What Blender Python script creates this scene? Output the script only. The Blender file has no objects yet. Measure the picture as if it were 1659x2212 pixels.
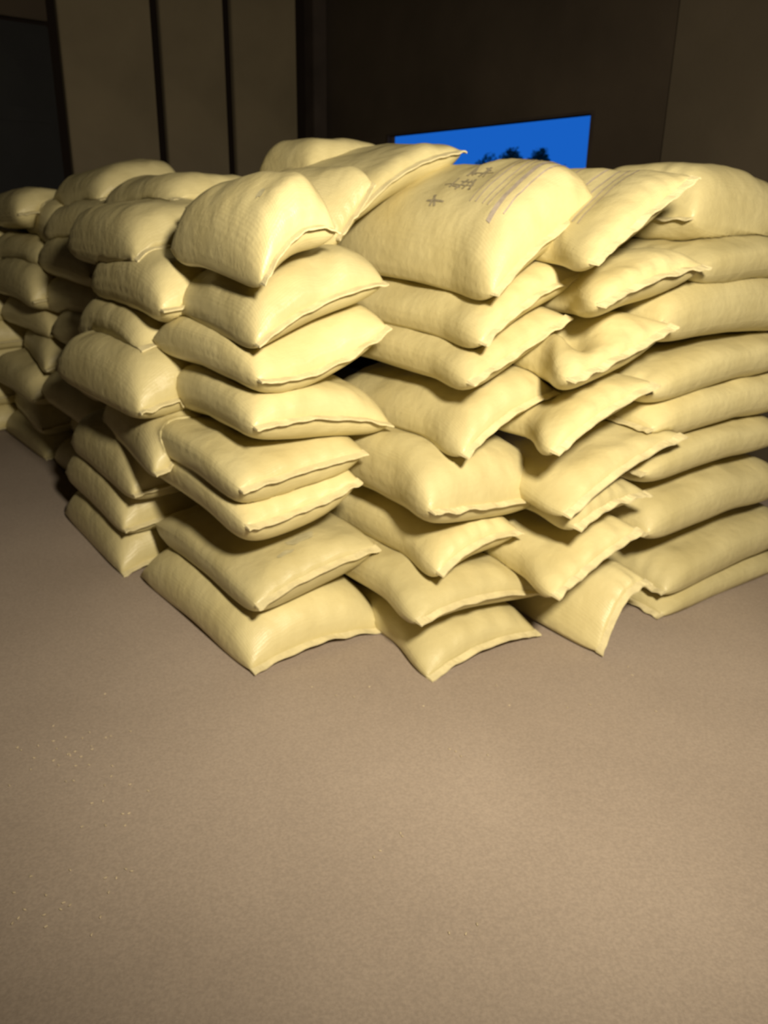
import bpy, bmesh, math, random
from mathutils import Vector, noise, Matrix
from mathutils.bvhtree import BVHTree

# ------------------------------------------------------------------ camera
F, W, H = 1739.0, 1659.0, 2212.0
PITCH, ROLL, EYE = math.radians(20), math.radians(1.07), 1.4
scene = bpy.context.scene
cam_data = bpy.data.cameras.new('camera')
cam_data.sensor_fit = 'VERTICAL'
cam_data.sensor_height = 24.0
cam_data.lens = 24.0 * F / H
cam_data.clip_start = 0.05
cam_data.clip_end = 200
cam_data.dof.use_dof = True          # the photograph is softly out of focus throughout
cam_data.dof.focus_distance = 0.9
cam_data.dof.aperture_fstop = 5.5
cam = bpy.data.objects.new('camera', cam_data)
scene.collection.objects.link(cam)
cam.matrix_world = (Matrix.Translation((0, 0, EYE)) @ Matrix.Rotation(math.radians(90) - PITCH, 4, 'X')
                    @ Matrix.Rotation(ROLL, 4, 'Z'))
scene.camera = cam

# ------------------------------------------------------------------ dusk sky
world = bpy.data.worlds.new('dusk_sky')
scene.world = world
world.use_nodes = True
wn = world.node_tree
wn.nodes['Background'].inputs['Color'].default_value = (0.009, 0.115, 0.54, 1)
wn.nodes['Background'].inputs['Strength'].default_value = 1.0

# ------------------------------------------------------------------ exposure
scene.view_settings.view_transform = 'Standard'
scene.view_settings.look = 'None'
scene.view_settings.gamma = 1
scene.view_settings.use_curve_mapping = False
scene.view_settings.exposure = 0.0

E1 = Vector((0.8, 0.6, 0))      # along the right-hand face of the pile
E2 = Vector((-0.6, 0.8, 0))     # along the left-hand face of the pile
UP = Vector((0, 0, 1))


def P(a, b, z=0.0):
    return E1 * a + E2 * b + UP * z


# ------------------------------------------------------------------ lamp of the warehouse
LAMP_POS = Vector((0.55, 0.10, 2.10))
ld = bpy.data.lights.new('work_lamp_light', 'SPOT')
ld.energy = 610
ld.color = (1.0, 0.87, 0.66)
ld.shadow_soft_size = 0.13
ld.spot_size = math.radians(128)
ld.spot_blend = 1.0
lamp_light = bpy.data.objects.new('work_lamp_light', ld)
scene.collection.objects.link(lamp_light)
lamp_light.location = LAMP_POS
lamp_light.rotation_euler = (Vector((0.4, 2.9, 1.3)) - LAMP_POS).to_track_quat('-Z', 'Y').to_euler()

# ------------------------------------------------------------------ materials
def mat(name, color, rough=0.7, spec=0.3, noise_scale=None, var=0.1, bump=0.0, bump_scale=60.0, metal=0.0,
        emission=None):
    m = bpy.data.materials.new(name)
    m.use_nodes = True
    nt = m.node_tree
    b = nt.nodes['Principled BSDF']
    b.inputs['Base Color'].default_value = (*color, 1)
    b.inputs['Roughness'].default_value = rough
    b.inputs['Specular IOR Level'].default_value = spec
    b.inputs['Metallic'].default_value = metal
    tc = nt.nodes.new('ShaderNodeTexCoord')
    if noise_scale:
        n = nt.nodes.new('ShaderNodeTexNoise')
        n.inputs['Scale'].default_value = noise_scale
        n.inputs['Detail'].default_value = 6
        nt.links.new(tc.outputs['Object'], n.inputs['Vector'])
        r = nt.nodes.new('ShaderNodeValToRGB')
        lo = [c * (1 - var) for c in color]
        hi = [min(1, c * (1 + var)) for c in color]
        r.color_ramp.elements[0].color = (*lo, 1)
        r.color_ramp.elements[1].color = (*hi, 1)
        r.color_ramp.elements[0].position = 0.3
        r.color_ramp.elements[1].position = 0.7
        nt.links.new(n.outputs['Fac'], r.inputs['Fac'])
        nt.links.new(r.outputs['Color'], b.inputs['Base Color'])
    if bump:
        n2 = nt.nodes.new('ShaderNodeTexNoise')
        n2.inputs['Scale'].default_value = bump_scale
        n2.inputs['Detail'].default_value = 4
        nt.links.new(tc.outputs['Object'], n2.inputs['Vector'])
        bp = nt.nodes.new('ShaderNodeBump')
        bp.inputs['Strength'].default_value = bump
        bp.inputs['Distance'].default_value = 0.01
        nt.links.new(n2.outputs['Fac'], bp.inputs['Height'])
        nt.links.new(bp.outputs['Normal'], b.inputs['Normal'])
    return m


def sack_material():
    """woven cream sacking: weave relief, soft soiling, small hue shift from sack to sack"""
    m = bpy.data.materials.new('woven_sacking')
    m.use_nodes = True
    nt = m.node_tree
    L = nt.links
    b = nt.nodes['Principled BSDF']
    b.inputs['Roughness'].default_value = 0.42
    b.inputs['Specular IOR Level'].default_value = 0.5
    uv = nt.nodes.new('ShaderNodeUVMap')
    info = nt.nodes.new('ShaderNodeObjectInfo')
    tc = nt.nodes.new('ShaderNodeTexCoord')
    n = nt.nodes.new('ShaderNodeTexNoise')
    n.inputs['Scale'].default_value = 5
    n.inputs['Detail'].default_value = 5
    L.new(tc.outputs['Object'], n.inputs['Vector'])
    r = nt.nodes.new('ShaderNodeValToRGB')
    r.color_ramp.elements[0].position = 0.3
    r.color_ramp.elements[0].color = (0.55, 0.475, 0.235, 1)
    r.color_ramp.elements[1].position = 0.72
    r.color_ramp.elements[1].color = (0.66, 0.585, 0.315, 1)
    L.new(n.outputs['Fac'], r.inputs['Fac'])
    hsv = nt.nodes.new('ShaderNodeHueSaturation')
    mr = nt.nodes.new('ShaderNodeMapRange')
    mr.inputs['To Min'].default_value = 0.9
    mr.inputs['To Max'].default_value = 1.1
    L.new(info.outputs['Random'], mr.inputs['Value'])
    L.new(mr.outputs['Result'], hsv.inputs['Value'])
    L.new(r.outputs['Color'], hsv.inputs['Color'])
    L.new(hsv.outputs['Color'], b.inputs['Base Color'])
    # weave relief
    sx = nt.nodes.new('ShaderNodeTexWave')
    sx.wave_type = 'BANDS'
    sx.bands_direction = 'X'
    sx.inputs['Scale'].default_value = 55
    sy = nt.nodes.new('ShaderNodeTexWave')
    sy.wave_type = 'BANDS'
    sy.bands_direction = 'Y'
    sy.inputs['Scale'].default_value = 55
    L.new(uv.outputs['UV'], sx.inputs['Vector'])
    L.new(uv.outputs['UV'], sy.inputs['Vector'])
    mx = nt.nodes.new('ShaderNodeMath')
    mx.operation = 'MULTIPLY'
    L.new(sx.outputs['Fac'], mx.inputs[0])
    L.new(sy.outputs['Fac'], mx.inputs[1])
    n3 = nt.nodes.new('ShaderNodeTexNoise')
    n3.inputs['Scale'].default_value = 22
    n3.inputs['Detail'].default_value = 5
    L.new(tc.outputs['Object'], n3.inputs['Vector'])
    ad = nt.nodes.new('ShaderNodeMath')
    ad.operation = 'MULTIPLY_ADD'
    ad.inputs[1].default_value = 0.12
    L.new(mx.outputs['Value'], ad.inputs[0])
    L.new(n3.outputs['Fac'], ad.inputs[2])
    bp = nt.nodes.new('ShaderNodeBump')
    bp.inputs['Strength'].default_value = 0.35
    bp.inputs['Distance'].default_value = 0.012
    L.new(ad.outputs['Value'], bp.inputs['Height'])
    L.new(bp.outputs['Normal'], b.inputs['Normal'])
    return m


def floor_material():
    m = bpy.data.materials.new('trowelled_concrete')
    m.use_nodes = True
    nt = m.node_tree
    L = nt.links
    b = nt.nodes['Principled BSDF']
    b.inputs['Roughness'].default_value = 0.8
    b.inputs['Specular IOR Level'].default_value = 0.2
    tc = nt.nodes.new('ShaderNodeTexCoord')
    n = nt.nodes.new('ShaderNodeTexNoise')
    n.inputs['Scale'].default_value = 1.1
    n.inputs['Detail'].default_value = 7
    L.new(tc.outputs['Object'], n.inputs['Vector'])
    r = nt.nodes.new('ShaderNodeValToRGB')
    r.color_ramp.elements[0].position = 0.33
    r.color_ramp.elements[0].color = (0.33, 0.27, 0.22, 1)
    r.color_ramp.elements[1].position = 0.68
    r.color_ramp.elements[1].color = (0.40, 0.33, 0.272, 1)
    L.new(n.outputs['Fac'], r.inputs['Fac'])
    # faint speckle of grit
    n2 = nt.nodes.new('ShaderNodeTexNoise')
    n2.inputs['Scale'].default_value = 140
    n2.inputs['Detail'].default_value = 2
    L.new(tc.outputs['Object'], n2.inputs['Vector'])
    mr = nt.nodes.new('ShaderNodeMapRange')
    mr.inputs['From Min'].default_value = 0.3
    mr.inputs['From Max'].default_value = 0.7
    mr.inputs['To Min'].default_value = 0.9
    mr.inputs['To Max'].default_value = 1.1
    L.new(n2.outputs['Fac'], mr.inputs['Value'])
    mul = nt.nodes.new('ShaderNodeVectorMath')
    mul.operation = 'SCALE'
    L.new(r.outputs['Color'], mul.inputs[0])
    L.new(mr.outputs['Result'], mul.inputs['Scale'])
    L.new(mul.outputs['Vector'], b.inputs['Base Color'])
    bp = nt.nodes.new('ShaderNodeBump')
    bp.inputs['Strength'].default_value = 0.12
    bp.inputs['Distance'].default_value = 0.004
    L.new(n2.outputs['Fac'], bp.inputs['Height'])
    L.new(bp.outputs['Normal'], b.inputs['Normal'])
    return m


M_SACK = sack_material()
M_HEM = mat('sack_hem', (0.70, 0.62, 0.36), 0.55, 0.3, 30, 0.1, 0.3, 200)
M_INK = mat('faded_ink', (0.30, 0.26, 0.17), 0.7, 0.2, 60, 0.3)
M_INK2 = mat('pale_grey_ink', (0.42, 0.36, 0.29), 0.7, 0.2, 60, 0.15)
M_SMUDGE = mat('worn_print', (0.47, 0.43, 0.26), 0.7, 0.2, 40, 0.15)
M_FLOOR = floor_material()
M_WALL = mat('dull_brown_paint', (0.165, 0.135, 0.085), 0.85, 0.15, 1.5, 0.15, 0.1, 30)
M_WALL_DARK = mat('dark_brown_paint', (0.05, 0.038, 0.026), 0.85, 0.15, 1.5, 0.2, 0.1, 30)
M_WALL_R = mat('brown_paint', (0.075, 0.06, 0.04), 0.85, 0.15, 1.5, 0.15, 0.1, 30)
M_GAP = mat('dark_recess', (0.012, 0.008, 0.006), 0.9, 0.1)
M_STEEL = mat('dark_steel', (0.04, 0.03, 0.024), 0.6, 0.3, 4, 0.2)
M_DOOR = mat('near_black_door', (0.012, 0.012, 0.012), 0.7, 0.2, 3, 0.2)
M_CEIL = mat('dark_ceiling', (0.04, 0.036, 0.03), 0.9, 0.1, 2, 0.2)
M_GROUND = mat('outdoor_ground', (0.05, 0.06, 0.03), 0.95, 0.1, 2, 0.3)
M_LEAF = mat('tree_leaves', (0.05, 0.10, 0.05), 0.8, 0.2, 3, 0.3)
M_BARK = mat('tree_bark', (0.05, 0.04, 0.03), 0.9, 0.1, 8, 0.3)
M_LAMP = mat('lamp_housing', (0.05, 0.05, 0.05), 0.5, 0.4)


# ------------------------------------------------------------------ helpers
def link(name, me, material, parent=None):
    o = bpy.data.objects.new(name, me)
    scene.collection.objects.link(o)
    if material and not me.materials:
        me.materials.append(material)
    if parent:
        o.parent = parent
    return o


def prism(name, a0, a1, b0, b1, z0, z1, material, parent=None, bevel=0.0):
    """box in pile axes: a along E1, b along E2"""
    c = P((a0 + a1) / 2, (b0 + b1) / 2, (z0 + z1) / 2)
    bm = bmesh.new()
    bmesh.ops.create_cube(bm, size=1)
    for v in bm.verts:
        v.co = E1 * (v.co.x * (a1 - a0)) + E2 * (v.co.y * (b1 - b0)) + UP * (v.co.z * (z1 - z0))
    if bevel:
        bmesh.ops.bevel(bm, geom=bm.edges[:], offset=bevel, segments=2, affect='EDGES')
    me = bpy.data.meshes.new(name)
    bm.to_mesh(me)
    bm.free()
    o = link(name, me, material, parent)
    o.location = c - parent.location if parent else c
    return o


def struct(o):
    o['kind'] = 'structure'
    return o


def tag(o, label, cat, group=None):
    o['label'] = label
    o['category'] = cat
    if group:
        o['group'] = group
    return o


# ------------------------------------------------------------------ room shell
AMIN, AMAX, BMIN, BMAX, ZTOP = -4.5, 4.5, -4.5, 7.1, 4.6
struct(prism('floor', AMIN - 0.3, AMAX + 0.3, BMIN - 0.3, BMAX + 0.3, -0.12, 0.0, M_FLOOR))
struct(prism('ceiling', AMIN - 0.3, AMAX + 0.3, BMIN - 0.3, BMAX + 0.3, ZTOP, ZTOP + 0.12, M_CEIL))
# left wall (behind the left end of the pile), carries upright cladding panels with dark gaps
wb = struct(prism('wall_back', AMIN, AMAX, BMAX + 0.06, BMAX + 0.26, 0, ZTOP, M_GAP))
g = 0.04
edges = [2.12, 2.93, 3.57, 4.28]
for k in range(len(edges) - 1):
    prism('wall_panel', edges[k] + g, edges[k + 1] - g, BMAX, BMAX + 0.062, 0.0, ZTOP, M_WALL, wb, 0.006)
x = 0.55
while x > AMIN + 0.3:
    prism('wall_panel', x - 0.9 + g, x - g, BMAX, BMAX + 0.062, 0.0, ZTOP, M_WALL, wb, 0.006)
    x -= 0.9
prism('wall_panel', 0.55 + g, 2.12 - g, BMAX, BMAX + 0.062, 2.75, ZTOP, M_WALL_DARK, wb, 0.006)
dr = struct(prism('door_1', 0.55 + g, 2.12 - g, BMAX + 0.0, BMAX + 0.055, 0.0, 2.72, M_DOOR, None, 0.01))  # near-black leaf filling the left part of the back wall
prism('door_handle', 0.70, 0.73, BMAX - 0.05, BMAX + 0.001, 0.95, 1.25, M_STEEL, dr, 0.004)
for zz in (0.35, 1.2, 2.05):
    prism('door_rail', 0.65, 2.02, BMAX - 0.012, BMAX + 0.001, zz, zz + 0.1, M_DOOR, dr, 0.003)
struct(prism('trim_1', 4.36, 4.5, BMAX - 0.1, BMAX + 0.06, 0, ZTOP, M_STEEL, None, 0.006))

# right wall with the high strip window
wz0, wz1, wb0, wb1 = 1.70, 2.065, 3.86, 6.06
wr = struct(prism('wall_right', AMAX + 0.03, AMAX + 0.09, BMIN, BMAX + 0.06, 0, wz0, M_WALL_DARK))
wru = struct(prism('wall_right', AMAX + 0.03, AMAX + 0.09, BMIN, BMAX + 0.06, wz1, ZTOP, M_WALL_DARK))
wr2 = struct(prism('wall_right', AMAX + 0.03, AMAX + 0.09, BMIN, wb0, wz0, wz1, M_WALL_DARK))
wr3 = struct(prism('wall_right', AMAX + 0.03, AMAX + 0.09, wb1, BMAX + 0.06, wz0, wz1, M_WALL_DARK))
win = bpy.data.objects.new('window_1', None)
scene.collection.objects.link(win)
struct(win)
fr = 0.018
prism('window_frame', AMAX + 0.01, AMAX + 0.06, wb0 - fr, wb1 + fr, wz0 - fr, wz0, M_STEEL, win)
prism('window_frame', AMAX + 0.01, AMAX + 0.06, wb0 - fr, wb1 + fr, wz1, wz1 + fr, M_STEEL, win)
prism('window_frame', AMAX + 0.01, AMAX + 0.06, wb0 - fr, wb0, wz0, wz1, M_STEEL, win)
prism('window_frame', AMAX + 0.01, AMAX + 0.06, wb1, wb1 + fr, wz0, wz1, M_STEEL, win)
b = 3.3
for (b0, b1) in ((-4.5, -3.0), (-3.0, -1.5), (-1.5, 0.0), (0.0, 1.6), (1.6, 3.30)):
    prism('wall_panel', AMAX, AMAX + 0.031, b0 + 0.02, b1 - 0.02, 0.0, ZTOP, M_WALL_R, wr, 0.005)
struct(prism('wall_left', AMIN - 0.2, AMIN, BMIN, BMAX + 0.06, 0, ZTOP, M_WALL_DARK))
struct(prism('wall_front', AMIN, AMAX, BMIN - 0.2, BMIN, 0, ZTOP, M_WALL_DARK))

# the lamp that gives the light, hung behind the photographer's head height
lamp = bpy.data.objects.new('work_lamp', None)
scene.collection.objects.link(lamp)
lamp.location = LAMP_POS
tag(lamp, 'small round work lamp hanging from the ceiling above the open floor', 'lamp')
bm = bmesh.new()
prof = [(0.03, 0.16), (0.05, 0.15), (0.07, 0.10), (0.16, 0.02), (0.17, 0.0), (0.16, 0.005), (0.065, 0.09), (0.0, 0.13)]
rings = []
for r_, z_ in prof:
    rings.append([bm.verts.new((r_ * math.cos(t * math.pi / 12), r_ * math.sin(t * math.pi / 12), z_ + 0.14)) for t in range(24)])
for i in range(len(rings) - 1):
    for t in range(24):
        bm.faces.new((rings[i][t], rings[i][(t + 1) % 24], rings[i + 1][(t + 1) % 24], rings[i + 1][t]))
me = bpy.data.meshes.new('lamp_shade')
bm.to_mesh(me)
bm.free()
link('lamp_shade', me, M_LAMP, lamp)
bm = bmesh.new()
bmesh.ops.create_cone(bm, cap_ends=True, segments=8, radius1=0.006, radius2=0.006, depth=ZTOP - LAMP_POS.z - 0.29)
me = bpy.data.meshes.new('lamp_cord')
bm.to_mesh(me)
bm.free()
c_ = link('lamp_cord', me, M_LAMP, lamp)
c_.location = (0, 0, 0.29 + (ZTOP - LAMP_POS.z - 0.29) / 2)

# ------------------------------------------------------------------ image rays used to take measurements from the photograph
CX, CY = W / 2, H / 2
FWD = Vector((0, math.cos(PITCH), -math.sin(PITCH)))
RGT = Vector((1, 0, 0))
UPV = RGT.cross(FWD)
EYEP = Vector((0, 0, EYE))


def ray(px, py):
    u, v = (px - CX) / F, -(py - CY) / F
    c, s = math.cos(ROLL), math.sin(ROLL)
    return FWD + RGT * (u * c - v * s) + UPV * (u * s + v * c)


def on_b(px, py, bval):
    """(a, z) where the sight line meets the upright plane b = bval"""
    d = ray(px, py)
    t = (bval - EYEP.dot(E2)) / d.dot(E2)
    p = EYEP + d * t
    return p.dot(E1), p.z


# ------------------------------------------------------------------ sacks
NU, NV = 30, 42
placed = []        # (layer, bvh)
boxes = []


def build_sack(key, layer, A0, A1, B0, B1, zc, bend, up, dn, seams, seed, extra_hump=None, lo=False, back=None, keep=False,
               arch=0.0, skew=0.0, squeeze=0.0):
    """pillow-like sack. corners: front-left (A0,B0,zc[0]) front-right (A1,B0,zc[1]) back-left zc[2] back-right zc[3];
    bend = arch of the front seam; up/dn = fill above and below the seam; seams 'v' (ends front/back) or 'u' (ends left/right)"""
    rnd = random.Random(seed)
    off = Vector((rnd.uniform(-50, 50), rnd.uniform(-50, 50), rnd.uniform(-50, 50)))
    nu, nv = (20, 28) if lo else (NU, NV)
    wa, wb_ = A1 - A0, B1 - B0
    K0, K1 = back if back else (A0, A1)
    K0, K1 = K0 + skew, K1 + skew
    center = P((A0 + A1) / 2, (B0 + B1) / 2, sum(zc) / 4)
    top, bot, uvs = {}, {}, {}
    tilt = rnd.uniform(-0.1, 0.1)

    def param(n, i):
        t = i / n * 2 - 1
        return math.sin(t * math.pi / 2) * 0.55 + t * 0.45

    below = [bv for (ly, bv) in placed if ly < layer]
    for i in range(nu + 1):
        u = param(nu, i)
        for j in range(nv + 1):
            v = param(nv, j)
            s, r = (u, v) if seams == 'v' else (v, u)       # s across, r along
            es = 2.5 + 2.0 * (1 - abs(r) ** 3)
            fs = max(0.0, 1 - abs(s) ** es) ** (0.56 - 0.14 * (1 - abs(r) ** 3))
            fr_ = max(0.0, 1 - abs(r) ** 9) ** 0.56
            f = fs * fr_
            fbt = max(0.0, 1 - abs(s) ** 3.6) ** 0.4 * max(0.0, 1 - abs(r) ** 7) ** 0.6
            # plan outline: ends pulled in between the ears, sides a little waisted near the ends
            rr = r * (1 - 0.035 * (1 - s * s))
            ss = s * (1 - 0.05 * (abs(r) ** 6) + 0.0)
            uu, vv = (ss, rr) if seams == 'v' else (rr, ss)
            kb = (vv + 1) / 2
            a = (A0 + wa * (uu + 1) / 2) * (1 - kb) + (K0 + (K1 - K0) * (uu + 1) / 2) * kb
            if squeeze:
                tq = min(1.0, max(0.0, kb / 0.3))
                a += squeeze * (1 - uu) / 2 * tq * tq * (3 - 2 * tq)
            bq = B0 + wb_ * (vv + 1) / 2
            ku, kv = (u + 1) / 2, (v + 1) / 2
            z = (zc[0] * (1 - ku) + zc[1] * ku) * (1 - kv) + (zc[2] * (1 - ku) + zc[3] * ku) * kv
            z += bend * (1 - u * u) * (1 - 0.75 * kv) + arch * (1 - r * r)
            p0 = P(a, bq, z)
            q = Vector((a * 1.0, bq * 1.0, 0)) + off
            n1 = noise.noise(q * 4.5) * 0.016 + noise.noise(q * 11) * 0.006
            # pleats running in from the sewn end
            edge = math.exp(-(1 - abs(r)) / 0.14)
            pl = math.sin(s * (17 + 5 * tilt) + 5 * noise.noise(q * 6)) * 0.006 * edge * fs
            rid = abs(noise.noise(Vector((q.x * 7, q.y * 7, 3.3)))) * -0.012 * fr_
            ft = up * f * (1 + 0.12 * s * tilt * 3) + (n1 + rid) * f + pl * min(1, f * 3)
            if extra_hump:
                for (hu, hv, hr, hz) in extra_hump:
                    ft += hz * math.exp(-((u - hu) ** 2 + (v - hv) ** 2) / hr ** 2) * min(1, f * 2)
            fb = (dn + 0.045) * fbt + noise.noise(q * 5 + Vector((9, 9, 9))) * 0.010 * f
            zt, zb = p0.z + max(0.0, ft), p0.z - max(0.0, fb)
            # lie on whatever is underneath
            lowz = 0.004
            if layer > 1 and key not in ('A9', 'T2', 'T1'):
                for bv in below:
                    h_ = bv.ray_cast(Vector((p0.x, p0.y, zb + 0.15)), Vector((0, 0, -1)), 0.15)
                    if h_[0] is not None and h_[1].z > 0.05 and h_[0].z + 0.003 > lowz:
                        lowz = h_[0].z + 0.003
            if zb < lowz:
                zb = lowz
            rim = i in (0, nu) or j in (0, nv)
            if rim:
                zt = zb = max(p0.z, lowz)
            else:
                zt = max(zt, zb + 0.012 * f + 0.001)
            top[i, j] = Vector((p0.x, p0.y, zt)) - center
            bot[i, j] = Vector((p0.x, p0.y, zb)) - center
            uvs[i, j] = (ku * wa, kv * wb_)
    # press flat against neighbours already standing there, from whichever side is nearest
    allp = list(top.values())
    lo_c = Vector((min(p.x for p in allp), min(p.y for p in allp), min(p.z for p in bot.values()))) + center
    hi_c = Vector((max(p.x for p in allp), max(p.y for p in allp), max(p.z for p in allp))) + center
    near = [bv for (ly, bv), (l2, h2) in zip(placed, boxes)
            if all(lo_c[c] < h2[c] and hi_c[c] > l2[c] for c in range(3))]
    for rnd_ in range(0 if key in ('T1', 'T2', 'A9') else 2):
        for dct in (top, bot):
            for k_, p in dct.items():
                w_ = p + center
                if keep:
                    # the sacks in front keep their shown face; only their buried part gives way
                    give = min(1.0, max(0.0, (param(nv, k_[1]) + 0.55) / 0.6))
                    if key in ('B8', 'C8', 'A8') or give == 0:
                        continue
                else:
                    give = 1.0
                for bv in near:
                    hit = bv.find_nearest(w_, 0.2)
                    if hit[0] is not None:
                        dd = (w_ - hit[0]).dot(hit[1])
                        if dd < 0.002 and (w_ - hit[0]).length > 1e-6 and abs(dd) > 0.6 * (w_ - hit[0]).length:
                            if hit[0].z + hit[1].z * 0.004 < w_.z - 0.03:
                                continue
                            w_ = w_.lerp(hit[0] + hit[1] * 0.004, give)
                if w_.z < 0.003:
                    w_.z = 0.003
                dct[k_] = w_ - center
    for k_ in top:
        if k_[0] in (0, nu) or k_[1] in (0, nv):
            bot[k_] = top[k_]
    verts, idx, uvl = [], {}, []
    for (i, j), p in top.items():
        idx['t', i, j] = len(verts)
        verts.append(p)
        uvl.append(uvs[i, j])
    for (i, j), p in bot.items():
        if i in (0, nu) or j in (0, nv):
            idx['b', i, j] = idx['t', i, j]
        else:
            idx['b', i, j] = len(verts)
            verts.append(p)
            uvl.append(uvs[i, j])
    faces = []
    for i in range(nu):
        for j in range(nv):
            faces.append([idx['t', i, j], idx['t', i + 1, j], idx['t', i + 1, j + 1], idx['t', i, j + 1]])
            faces.append([idx['b', i, j], idx['b', i, j + 1], idx['b', i + 1, j + 1], idx['b', i + 1, j]])
    me = bpy.data.meshes.new('grain_sack')
    me.from_pydata(verts, [], faces)
    me.update()
    uvm = me.uv_layers.new(name='UVMap')
    for lp in me.loops:
        uvm.data[lp.index].uv = uvl[lp.vertex_index]
    me.polygons.foreach_set('use_smooth', [True] * len(me.polygons))
    o = link('grain_sack', me, M_SACK)
    o.location = center
    bvh = BVHTree.FromPolygons([v + center for v in verts], faces)
    placed.append((layer, bvh))
    ws = [v + center for v in verts]
    boxes.append((Vector([min(w[c] for w in ws) for c in range(3)]), Vector([max(w[c] for w in ws) for c in range(3)])))
    # stitched hem on the sewn ends that show
    for side in ((0,) if seams == 'v' else (0, 1)):
        hv, hf = [], []
        n_ = nu if seams == 'v' else nv
        outd = -E2 if seams == 'v' else (E1 if side else -E1)
        for k in range(n_ + 1):
            p = top[k, 0] if seams == 'v' else top[nu * side, k]
            t = k / n_ * 2 - 1
            w_ = 0.022 + 0.006 * noise.noise(Vector((t * 4, seed, 0)))
            sag = 0.010 * noise.noise(Vector((t * 5, seed, 5))) - 0.006
            pz = max(p.z + sag, 0.003 - center.z)
            base = Vector((p.x, p.y, p.z)) - outd * 0.012
            hv += [base + UP * 0.006, Vector((p.x, p.y, pz)) + outd * w_ + UP * 0.004,
                   Vector((p.x, p.y, pz)) + outd * w_ - UP * 0.001, base - UP * 0.004]
        for k in range(n_):
            for c in range(4):
                a_, b_ = k * 4 + c, k * 4 + (c + 1) % 4
                hf.append([a_, b_, b_ + 4, a_ + 4])
        hf.append([3, 2, 1, 0])
        hf.append([n_ * 4 + c for c in range(4)])
        hm = bpy.data.meshes.new('stitched_hem')
        hm.from_pydata(hv, [], hf)
        hm.update()
        link('stitched_hem', hm, M_HEM, o)
    o.pop('x', None)
    return o, dict(top=top, nu=nu, nv=nv, param=param)


def surf(info, u, v):
    """point and normal on the top of a sack at u, v in -1..1"""
    def find(n, t):
        for i in range(n):
            if info['param'](n, i + 1) >= t:
                a, b_ = info['param'](n, i), info['param'](n, i + 1)
                return i, (t - a) / (b_ - a)
        return n - 1, 1.0
    i, fu = find(info['nu'], u)
    j, fv = find(info['nv'], v)
    t = info['top']
    p00, p10, p01, p11 = t[i, j], t[i + 1, j], t[i, j + 1], t[i + 1, j + 1]
    p = (p00 * (1 - fu) + p10 * fu) * (1 - fv) + (p01 * (1 - fu) + p11 * fu) * fv
    nrm = (p10 - p00).cross(p01 - p00).normalized()
    if nrm.z < 0:
        nrm = -nrm
    return p, nrm


def ink(o, info, strokes, material=None, name='printed_mark'):
    """strokes: (u0,v0,u1,v1,width) ribbons laid on the sack's top, all in one mark"""
    vs, fs = [], []
    for (u0, v0, u1, v1, w) in strokes:
        n = max(3, int(10 * math.hypot(u1 - u0, v1 - v0)) + 2)
        dx, dy = u1 - u0, v1 - v0
        l_ = math.hypot(dx, dy)
        px_, py_ = -dy / l_ * w / 2, dx / l_ * w / 2
        st = len(vs)
        for k in range(n + 1):
            t = k / n
            for sgn in (-1, 1):
                p, nn = surf(info, u0 + dx * t + px_ * sgn, v0 + dy * t + py_ * sgn)
                vs.append(p + nn * 0.0025)
        for k in range(n):
            a_ = st + 2 * k
            fs.append([a_, a_ + 1, a_ + 3, a_ + 2])
    me = bpy.data.meshes.new(name)
    me.from_pydata(vs, [], fs)
    me.update()
    return link(name, me, material or M_INK, o)


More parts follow.
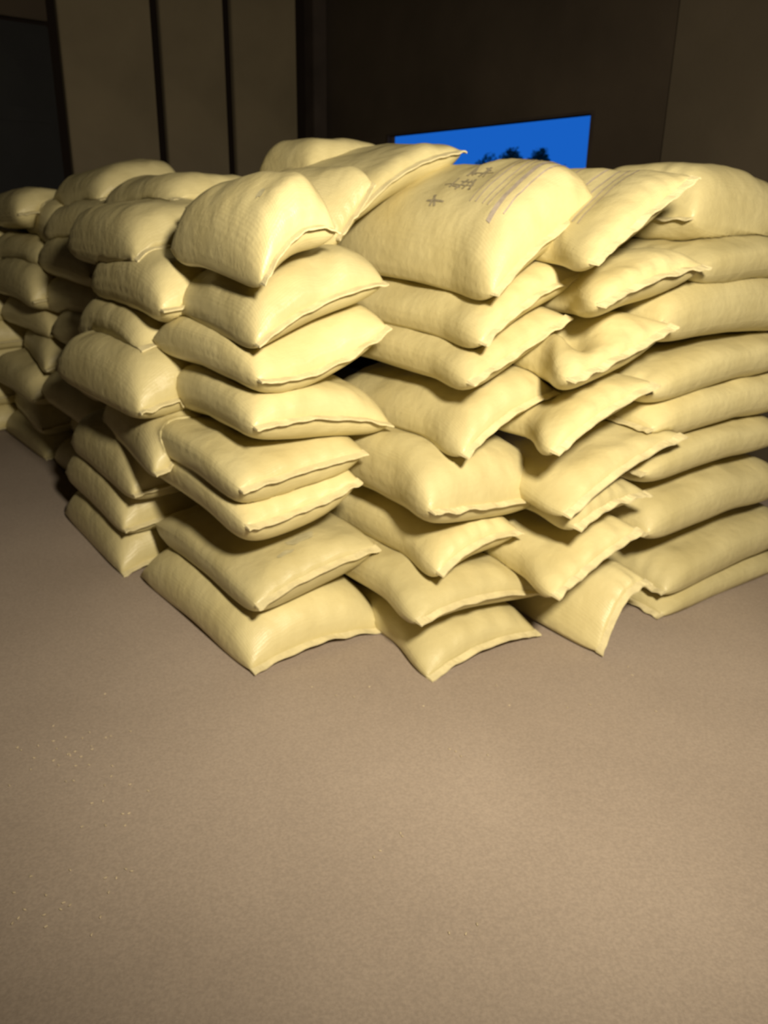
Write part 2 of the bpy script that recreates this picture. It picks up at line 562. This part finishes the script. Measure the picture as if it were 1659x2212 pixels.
# header sacks: sewn end to the right-front, long side to the left-front
# key: layer, plane b, near-left ear px, mid seam px, right ear px, top px, length, dn, label, far-end rise
HEAD = {
 # corner column (A)
 'A1': (1, 2.07, (535, 1452), (690, 1402), (838, 1388), (740, 1277), 0.93, 0.02, 'sack on the floor under the front corner stack, grey smudge on its end', 0.0),
 'A2': (2, 2.07, (545, 1312), (690, 1235), (822, 1180), (725, 1135), 0.93, 0.09, 'bright cream sack with a grey blotch, second from the floor in the front corner stack', -0.04),
 'A3': (3, 2.07, (525, 1140), (640, 1108), (782, 1036), (720, 1050), 0.93, 0.09, 'slim sack with a wavy hem, third from the floor in the front corner stack', 0.02),
 'A4': (4, 2.07, (510, 1060), (650, 1018), (795, 975), (700, 950), 0.80, 0.08, 'sack with a puckered dark underside, fourth from the floor in the front corner stack', 0.0),
 'A5': (5, 2.07, (540, 925), (670, 903), (850, 915), (680, 828), 0.75, 0.06, 'sack with a nearly level hem, fifth from the floor in the front corner stack', 0.0),
 'A6': (6, 2.07, (550, 822), (690, 800), (845, 705), (700, 683), 0.75, 0.04, 'bright sack with a slanting right edge, sixth from the floor in the front corner stack', 0.0),
 'A7': (7, 2.07, (545, 745), (690, 655), (838, 610), (700, 543), 0.72, 0.04, 'bright humped sack with a notched hem, seventh from the floor in the front corner stack', -0.02),
 'A8': (8, 2.04, (560, 612), (620, 525), (732, 500), (600, 405), 0.62, 0.05, 'big bright sack drooping a pointed ear over the front corner', 0.04),
 # middle column (B)
 'B1': (1, 1.72, (918, 1472), (1020, 1412), (1166, 1362), (1080, 1286), 0.93, 0.02, 'plump sack on the floor under the middle stack, one ear pointing at the floor', 0.0),
 'B2': (2, 1.72, (893, 1347), (1010, 1300), (1182, 1278), (1080, 1206), 0.93, 0.05, 'sack with a bright knobbed corner, second from the floor in the middle stack', 0.0),
 'B3': (3, 1.74, (942, 1240), (1000, 1196), (1128, 1146), (1060, 1141), 0.93, 0.07, 'slim short-ended sack in deep shade, third from the floor in the middle stack', 0.0),
 'B4': (4, 1.72, (922, 1106), (1050, 1094), (1198, 1066), (1090, 957), 0.93, 0.06, 'very bright swollen sack overhanging the gap, fourth from the floor in the middle stack', 0.0),
 'B5': (5, 1.72, (995, 985), (1100, 900), (1205, 845), (1150, 768), 0.93, 0.03, 'steeply tilted sack with a small grey stain, fifth from the floor in the middle stack', -0.06),
 'B6': (6, 1.72, (1008, 828), (1110, 768), (1232, 684), (1150, 700), 0.93, 0.05, 'thin sack with a slanting hem, sixth from the floor in the middle stack', 0.0),
 'B7': (7, 1.72, (1035, 742), (1140, 655), (1265, 592), (1180, 572), 0.93, 0.05, 'sack with a crumpled bright left ear, seventh from the floor in the middle stack', 0.0),
 'B8': (8, 1.72, (1060, 635), (1180, 520), (1300, 445), (1150, 365), 0.95, 0.06, 'large printed sack with dark characters and stripes on top of the middle stack', 0.02),
 # right front stack (C)
 'C1': (1, 1.50, (1290, 1410), (1330, 1330), (1402, 1255), (1330, 1218), 0.93, 0.02, 'slumped sack on the floor under the right front stack, square flap down', 0.02),
 'C2': (2, 1.50, (1192, 1290), (1290, 1215), (1386, 1142), (1330, 1108), 0.93, 0.04, 'creased sack with ridges along its end, second from the floor in the right front stack', 0.0),
 'C3': (3, 1.50, (1240, 1142), (1310, 1098), (1402, 1064), (1350, 1042), 0.93, 0.03, 'flattened wrinkled sack squeezed third from the floor in the right front stack', 0.0),
 'C4': (4, 1.50, (1215, 1115), (1340, 1020), (1480, 938), (1350, 908), 0.93, 0.04, 'big bright smooth sack, fourth from the floor in the right front stack', 0.0),
 'C5': (5, 1.50, (1190, 978), (1300, 900), (1420, 828), (1360, 782), 0.93, 0.04, 'sack with a bright left shoulder, fifth from the floor in the right front stack', 0.0),
 'C6': (6, 1.50, (1225, 822), (1330, 778), (1460, 702), (1360, 672), 0.93, 0.05, 'sack with two humps, sixth from the floor in the right front stack', 0.0),
 'C7': (7, 1.50, (1290, 660), (1390, 612), (1530, 575), (1420, 525), 0.93, 0.05, 'sack with a long pointed right ear, seventh from the floor in the right front stack', 0.0),
 'C8': (8, 1.50, (1275, 568), (1385, 480), (1505, 383), (1420, 375), 0.95, 0.05, 'striped sack with a sharp slanting hem on top of the right front stack', 0.08),
}
ORD = ['', 'first', 'second', 'third', 'fourth', 'fifth', 'sixth', 'seventh', 'eighth', 'ninth']
GROUP = 'grain sacks stacked in the pile'
JOBS = []


def seam_data(b0, L_, M_, R_, T_):
    a0, z0 = on_b(*L_, b0)
    a1, z1 = on_b(*R_, b0)
    am, zm = on_b(*M_, b0)
    k = min(0.9, max(0.1, (am - a0) / (a1 - a0)))
    u = 2 * k - 1
    bend = (zm - (z0 * (1 - k) + z1 * k)) / max(0.25, 1 - u * u)
    at, zt = on_b(*T_, b0 + 0.17)
    k = min(1.0, max(0.0, (at - a0) / (a1 - a0)))
    ut = 2 * k - 1
    up = zt - (z0 * (1 - k) + z1 * k + bend * (1 - ut * ut) * 0.85)
    return a0, a1, z0, z1, bend, max(0.05, up)


for key, (ly, b0, L_, M_, R_, T_, ln, dn, lab, rise) in HEAD.items():
    a0, a1, z0, z1, bend, up = seam_data(b0, L_, M_, R_, T_)
    up = min(up / 0.95, 0.24)
    zi = (z0 + z1) / 2
    zc = (max(z0, 0.005), max(z1, 0.005), max(0.01, z0 * 0.6 + zi * 0.4 + rise), max(0.01, z1 * 0.6 + zi * 0.4 + rise))
    JOBS.append((ly, key, (a0, a1, b0, b0 + ln, zc, bend, up, dn, 'v'), lab))

# stretcher sacks on the right: long side to the right-front
# key: layer, left end px (bottom line), bottom px at the frame edge, top px at the frame edge
STR = {
 'D1': (1, (1425, 1334), (1659, 1246), (1659, 1172), 0.02, 'long sack on the floor at the right edge, narrowing to a wedge'),
 'D2': (2, (1432, 1284), (1659, 1188), (1659, 1085), 0.05, 'long smooth sack at the right edge, second from the floor'),
 'D3': (3, (1395, 1158), (1659, 1082), (1659, 975), 0.05, 'long sack with a creased left end at the right edge, third from the floor'),
 'D4': (4, (1388, 1030), (1659, 972), (1659, 903), 0.05, 'long sack with a small frayed left ear at the right edge, fourth from the floor'),
 'D5': (5, (1405, 935), (1659, 892), (1659, 798), 0.05, 'long evenly rounded sack at the right edge, fifth from the floor'),
 'D6': (6, (1400, 855), (1659, 800), (1659, 727), 0.05, 'long sack with shallow dents at the right edge, sixth from the floor'),
 'D7': (7, (1425, 712), (1659, 714), (1659, 600), 0.05, 'broad sack with a flat lit side at the right edge, seventh from the floor'),
 'D8': (8, (1500, 590), (1659, 602), (1659, 528), 0.05, 'sack with a pale ridged top at the right edge, just under the dark shadow gap'),
}
for key, (ly, L_, Rb, Rt, dn, lab) in STR.items():
    b0 = 1.55
    a0, z0 = on_b(*L_, b0)
    a1, z1 = on_b(*Rb, b0)
    at, zt = on_b(*Rt, b0 + 0.12)
    hgt = max(0.09, zt - z1)
    zs = z1 + dn * 1.0
    aend = a0 + 0.95
    mid = max(z0 + 0.01, 0.01)
    zc = (mid, zs, mid + 0.02, zs + 0.02)
    JOBS.append((ly, key, (a0, aend, b0 - 0.02, b0 + 0.5, zc, 0.03, max(0.07, hgt - dn), dn, 'u'), lab))


def free(key, ly, a0, a1, b0, b1, z, up, dn, seams, lab, bend=0.0, dz=(0, 0, 0, 0)):
    zc = tuple(max(0.008, z + d) for d in dz)
    JOBS.append((ly, key, (a0, a1, b0, b1, zc, bend, up, dn, seams), lab))


# left-hand face, columns further back (E, F, G)
rn = random.Random(11)
zl = [0, 0.012, 0.22, 0.40, 0.58, 0.77, 0.95, 1.13, 1.31]
Eoff = [0, 0.94, 0.96, 0.97, 0.95, 0.93, 1.0, 1.02, 1.05]
Eb = [0, 3.06, 3.04, 2.92, 2.62, 2.66, 2.8, 2.62, 2.9]
notes = {
 'E': ['', 'point-eared', 'bright round-ended', 'slim shaded', 'bulging bright-ended', 'bright droop-ended', 'wide pale', 'hollow-sided shaded', 'pale ridged'],
 'F': ['', 'pale-ended', 'deeply shaded', 'dull half-lit', 'arch-backed', 'rounded dim', 'dim hemmed', 'pale crumpled', 'long dim'],
 'G': ['', 'dim small-ended', 'dim button-ended', 'dusky', 'pale slanting', 'dull flat', 'shaded hollow', 'murky', 'faintly ridged'],
}
colname = {'E': 'first', 'F': 'second', 'G': 'third'}
for col, bb, aa, ln in (('E', None, None, 0.86), ('F', 3.98, 1.12, 0.9), ('G', 4.86, 1.06, 0.92)):
    for ly in range(1, 9):
        b0 = Eb[ly] if col == 'E' else bb + rn.uniform(-0.09, 0.09)
        a0 = Eoff[ly] if col == 'E' else aa + rn.uniform(-0.07, 0.09) + 0.022 * ly
        z = zl[ly] + rn.uniform(-0.01, 0.015) - (0.05 if col == 'E' and ly == 8 else 0)
        free(col + str(ly), ly, a0, a0 + 0.5, b0, b0 + ln, z, 0.15 + rn.uniform(-0.01, 0.02), 0.05, 'v',
             '%s sack, %s from the floor, %s stack left behind the front corner' % (notes[col][ly], ORD[ly], colname[col]),
             bend=rn.uniform(0.0, 0.03), dz=(-0.02, 0.02, rn.uniform(-0.02, 0.02), 0.02))
for ly in range(1, 8):
    free('H' + str(ly), ly, 0.98 + 0.02 * ly, 1.48, 5.8, 6.6, zl[ly], 0.15, 0.05, 'v',
         'dim sack at the photo\'s left edge, %s from the floor in the last stack' % ORD[ly], bend=0.02)

free('G9', 9, 1.2, 1.7, 5.1, 5.9, 1.39, 0.13, 0.05, 'v', 'murky sack on top at the far left edge, beyond the raised-tip sack', bend=0.02)
# upper tier, behind and above the front columns
free('E9', 9, 1.3, 1.8, 3.15, 3.95, 1.43, 0.12, 0.05, 'v', 'dim sack on top of the pile in front of the right-hand wall gap', bend=0.02)
free('F9', 9, 1.4, 1.88, 4.3, 5.1, 1.45, 0.15, 0.05, 'v', 'dim sack with a raised right tip on top of the pile at left', bend=0.02, dz=(0, 0.1, 0, 0.05))
PX = {
 'T1': (10, 2.72, (668, 384), (745, 390), (865, 388), (760, 306), 0.42, 0.04, 'rounded sack on the very top of the pile, left of the blue window'),
 'T2': (11, 2.32, (752, 470), (870, 372), (1006, 328), (915, 302), 0.62, 0.05, 'sack on the very top with its pointed right ear against the blue window'),
 'A9': (7.5, 2.28, (724, 515), (768, 462), (806, 396), (735, 392), 0.45, 0.05, 'pale sack with a steep right hem lying behind the drooping corner sack'),
}
BACK = {'A9': (1.15, 1.62)}
for key, (ly, b0, L_, M_, R_, T_, ln, dn, lab) in PX.items():
    a0, a1, z0, z1, bend, up = seam_data(b0, L_, M_, R_, T_)
    up = 0.06 if key == 'A9' else min(up, 0.2)
    JOBS.append((ly, key, (a0, a1, b0, b0 + ln, (z0, z1, (z0 + z1) / 2, z1), bend, up, dn, 'v'), lab))
free('S1', 8.3, 1.62, 2.1, 2.68, 3.6, 1.30, 0.12, 0.05, 'v', 'sack behind the corner stack, half hidden under the topmost sacks')
free('S2', 8.3, 2.14, 2.62, 2.5, 3.4, 1.33, 0.17, 0.05, 'v', 'sack of the second row whose low back shows under the blue window')
free('S3', 8.3, 2.66, 3.14, 2.2, 3.1, 1.36, 0.16, 0.05, 'v', 'sack of the second row right of the blue window')
free('D9', 9, 2.45, 3.4, 1.62, 2.15, 1.40, 0.215, 0.05, 'u', 'big arched sack on top at the upper right corner of the pile', bend=0.03, dz=(0.02, -0.16, 0.02, -0.16))

JOBS.sort(key=lambda j: (j[0], j[1]))
SACK, INFO = {}, {}
for n, (ly, key, args, lab) in enumerate(JOBS):
    hump = None
    if key == 'C6':
        hump = [(-0.75, -0.5, 0.3, 0.03), (-0.35, -0.6, 0.22, -0.06), (0.25, -0.6, 0.3, 0.03)]
    if key == 'A7':
        hump = [(0.1, -0.9, 0.15, -0.03)]
    lo = key[0] in 'FGHS'
    jr = random.Random(n * 13 + 1)
    arch, skew, squeeze = 0.0, 0.0, 0.0
    if key[0] == 'A':
        arch, skew = 0.03, jr.uniform(-0.03, 0.04)
    elif key[0] == 'B':
        arch, squeeze = 0.02, 0.06
    elif key[0] == 'C' and key != 'C1':
        squeeze = {'C4': 0.06, 'C2': 0.10, 'C3': 0.08, 'C8': 0.12}.get(key, 0.16)
    elif key[0] in 'EFGH' and key[1] != '9':
        arch, skew = jr.uniform(0.0, 0.045), jr.uniform(-0.10, 0.12)
        if key in ('E1', 'E2', 'E3'):
            skew = 0.02
    o, info = build_sack(key, ly, *args, seed=n * 7 + 3, extra_hump=hump, lo=lo,
                         back=BACK.get(key), keep=key[0] in 'ABC' and key != 'A9', arch=arch, skew=skew, squeeze=squeeze)
    tag(o, lab, 'sack', GROUP)
    SACK[key], INFO[key] = o, info

# faded print
rr_ = random.Random(5)
# three dark illegible characters, then long thin stripes running to the hem
for n_, (cu, cv, w, h_) in enumerate(((-0.62, -0.10, 0.20, 0.16), (-0.22, -0.22, 0.26, 0.22), (0.12, -0.25, 0.24, 0.20))):
    st = [(cu - w * 0.5, cv + h_ * t, cu + w * (0.5 - 0.1 * abs(t)), cv + h_ * t + 0.015, 0.022) for t in (-0.45, -0.15, 0.12, 0.42)]
    st += [(cu - w * 0.1, cv - h_ * 0.6, cu - w * 0.06, cv + h_ * 0.6, 0.03),
           (cu + w * 0.2, cv - h_ * 0.45, cu + w * 0.34, cv + h_ * 0.1, 0.03),
           (cu - w * 0.35, cv + h_ * 0.1, cu - w * 0.2, cv + h_ * 0.5, 0.025)]
    st = [(a_ + rr_.uniform(-0.02, 0.02), b_ + rr_.uniform(-0.03, 0.03), c_ + rr_.uniform(-0.04, 0.02),
           d_ + rr_.uniform(-0.04, 0.04), e_ * rr_.uniform(0.7, 1.2)) for a_, b_, c_, d_, e_ in st]
    ink(SACK['B8'], INFO['B8'], st if n_ else st[1:3] + st[4:5], M_INK, 'printed_character')
ink(SACK['B8'], INFO['B8'], [(-0.70, -0.76, 0.72, -0.72, 0.045)], M_INK2, 'printed_stripe')
for v_ in (-0.66, -0.60, -0.52, -0.46, -0.84):
    ink(SACK['B8'], INFO['B8'], [(-0.62 - v_ * 0.1, v_, 0.78, v_ + 0.03, 0.013)], M_INK2, 'printed_stripe')
for v_ in (-0.66, -0.58, -0.50, -0.40, -0.2):
    ink(SACK['C8'], INFO['C8'], [(-0.7, v_, 0.8, v_ + 0.02, 0.016)], M_INK2, 'printed_stripe')


def blotch(key, cu, cv, w, h_, seed):
    """one faint smudge of worn print with an uneven outline"""
    o, info = SACK[key], INFO[key]
    vs, fs = [], []
    n, m_ = 28, 4
    for r_ in range(m_ + 1):
        for k in range(n):
            t = k * 2 * math.pi / n
            rad = (1 + 0.45 * noise.noise(Vector((math.cos(t) * 1.6, math.sin(t) * 1.6, seed)))) * r_ / m_
            p, nn = surf(info, cu + w * rad * math.cos(t), cv + h_ * rad * math.sin(t))
            vs.append(p + nn * 0.002)
    for r_ in range(m_):
        for k in range(n):
            fs.append([r_ * n + k, r_ * n + (k + 1) % n, (r_ + 1) * n + (k + 1) % n, (r_ + 1) * n + k])
    me = bpy.data.meshes.new('printed_mark')
    me.from_pydata(vs, [], fs)
    me.update()
    me.polygons.foreach_set('use_smooth', [True] * len(me.polygons))
    link('printed_mark', me, M_SMUDGE, o)


blotch('A1', 0.15, -0.66, 0.17, 0.05, 1)
blotch('A1', -0.2, -0.72, 0.12, 0.04, 2)
blotch('A2', 0.05, -0.70, 0.22, 0.05, 3)
blotch('A2', -0.3, -0.80, 0.12, 0.03, 4)
blotch('B5', -0.1, -0.78, 0.12, 0.04, 5)
blotch('A8', -0.35, -0.6, 0.12, 0.04, 6)

# ------------------------------------------------------------------ grain spilled on the floor in front of the pile
bm = bmesh.new()
rg = random.Random(8)
for (gx, gy, sx, sy, n_) in ((150, 1620, 120, 110, 34), (80, 1960, 90, 70, 16), (230, 1900, 50, 40, 6), (290, 1740, 60, 40, 8),
                             (1000, 1620, 60, 30, 4), (850, 1830, 60, 30, 4), (990, 2000, 30, 30, 3), (730, 1500, 60, 20, 4),
                             (1200, 1500, 300, 60, 8)):
    for _ in range(n_):
        d = ray(gx + rg.gauss(0, sx * 0.6), gy + rg.gauss(0, sy * 0.6))
        p = EYEP + d * (-EYE / d.z)
        m4 = (Matrix.Translation((p.x, p.y, 0.0022)) @ Matrix.Rotation(rg.uniform(0, 6.28), 4, 'Z')
              @ Matrix.Diagonal((0.0048, 0.0024, 0.0022, 1)))
        bmesh.ops.create_icosphere(bm, subdivisions=1, radius=1, matrix=m4)
me = bpy.data.meshes.new('spilled_grain')
bm.to_mesh(me)
bm.free()
gr = link('spilled_grain', me, mat('dusty_grain', (0.50, 0.42, 0.29), 0.7, 0.2, 30, 0.2))
tag(gr, 'loose pale grains scattered on the concrete floor before the pile, mostly at left', 'grain')
gr['kind'] = 'stuff'

# ------------------------------------------------------------------ outside: ground and trees seen through the strip window
struct(prism('ground', AMAX + 0.3, AMAX + 60, -40, 60, -0.12, -0.02, M_GROUND))


def tree(a, b_, h_, crown, seed, lab):
    rnd = random.Random(seed)
    root = bpy.data.objects.new('tree', None)
    scene.collection.objects.link(root)
    root.location = P(a, b_, -0.02)
    tag(root, lab, 'tree')
    bm = bmesh.new()
    bmesh.ops.create_cone(bm, cap_ends=True, segments=10, radius1=0.16, radius2=0.07, depth=h_ * 0.75,
                          matrix=Matrix.Translation((0, 0, h_ * 0.375)))
    for k in range(6):
        d = Vector((math.cos(k * 1.05), math.sin(k * 1.05), 1.1)).normalized()
        bmesh.ops.create_cone(bm, cap_ends=True, segments=6, radius1=0.06, radius2=0.02, depth=h_ * 0.4,
                              matrix=Matrix.Translation(Vector((0, 0, h_ * 0.55)) + d * h_ * 0.2) @ d.to_track_quat('Z', 'Y').to_matrix().to_4x4())
    me = bpy.data.meshes.new('trunk')
    bm.to_mesh(me)
    bm.free()
    link('trunk', me, M_BARK, root)
    vs, fs = [], []
    for _ in range(2600):
        d = Vector((rnd.gauss(0, 1), rnd.gauss(0, 1), rnd.gauss(0, 1))).normalized()
        rad = rnd.random() ** 0.4 * (1 + 0.25 * noise.noise(d * 2 + Vector((seed, 0, 0))))
        c = Vector((0, 0, h_ - crown * 1.9)) + Vector((d.x * crown, d.y * crown, d.z * crown * 1.9)) * rad
        t1 = Vector((rnd.gauss(0, 1), rnd.gauss(0, 1), rnd.gauss(0, 1))).normalized() * 0.11
        t2 = t1.cross(d).normalized() * 0.05
        k = len(vs)
        vs += [c - t1, c + t2, c + t1, c - t2]
        fs.append([k, k + 1, k + 2, k + 3])
    me = bpy.data.meshes.new('foliage')
    me.from_pydata(vs, [], fs)
    me.update()
    f = link('foliage', me, M_LEAF, root)
    f['kind'] = 'stuff'
    return root


def at_a(px, py, aval):
    d = ray(px, py)
    t = (aval - EYEP.dot(E1)) / d.dot(E1)
    p = EYEP + d * t
    return p.dot(E2), p.z


for (px, py, cr, dist, lab) in ((1104, 318, 0.30, 30, 'taller dark leafy tree outside, middle one of the three in the blue window'),
                                (1168, 319, 0.26, 33, 'slim dark leafy tree outside, rightmost in the blue window'),
                                (1052, 333, 0.34, 36, 'low dark bushy tree outside, leftmost in the blue window')):
    bb, zz = at_a(px, py, dist)
    tree(dist, bb, zz + 0.02, cr * 1.25 * dist / 16, px, lab)
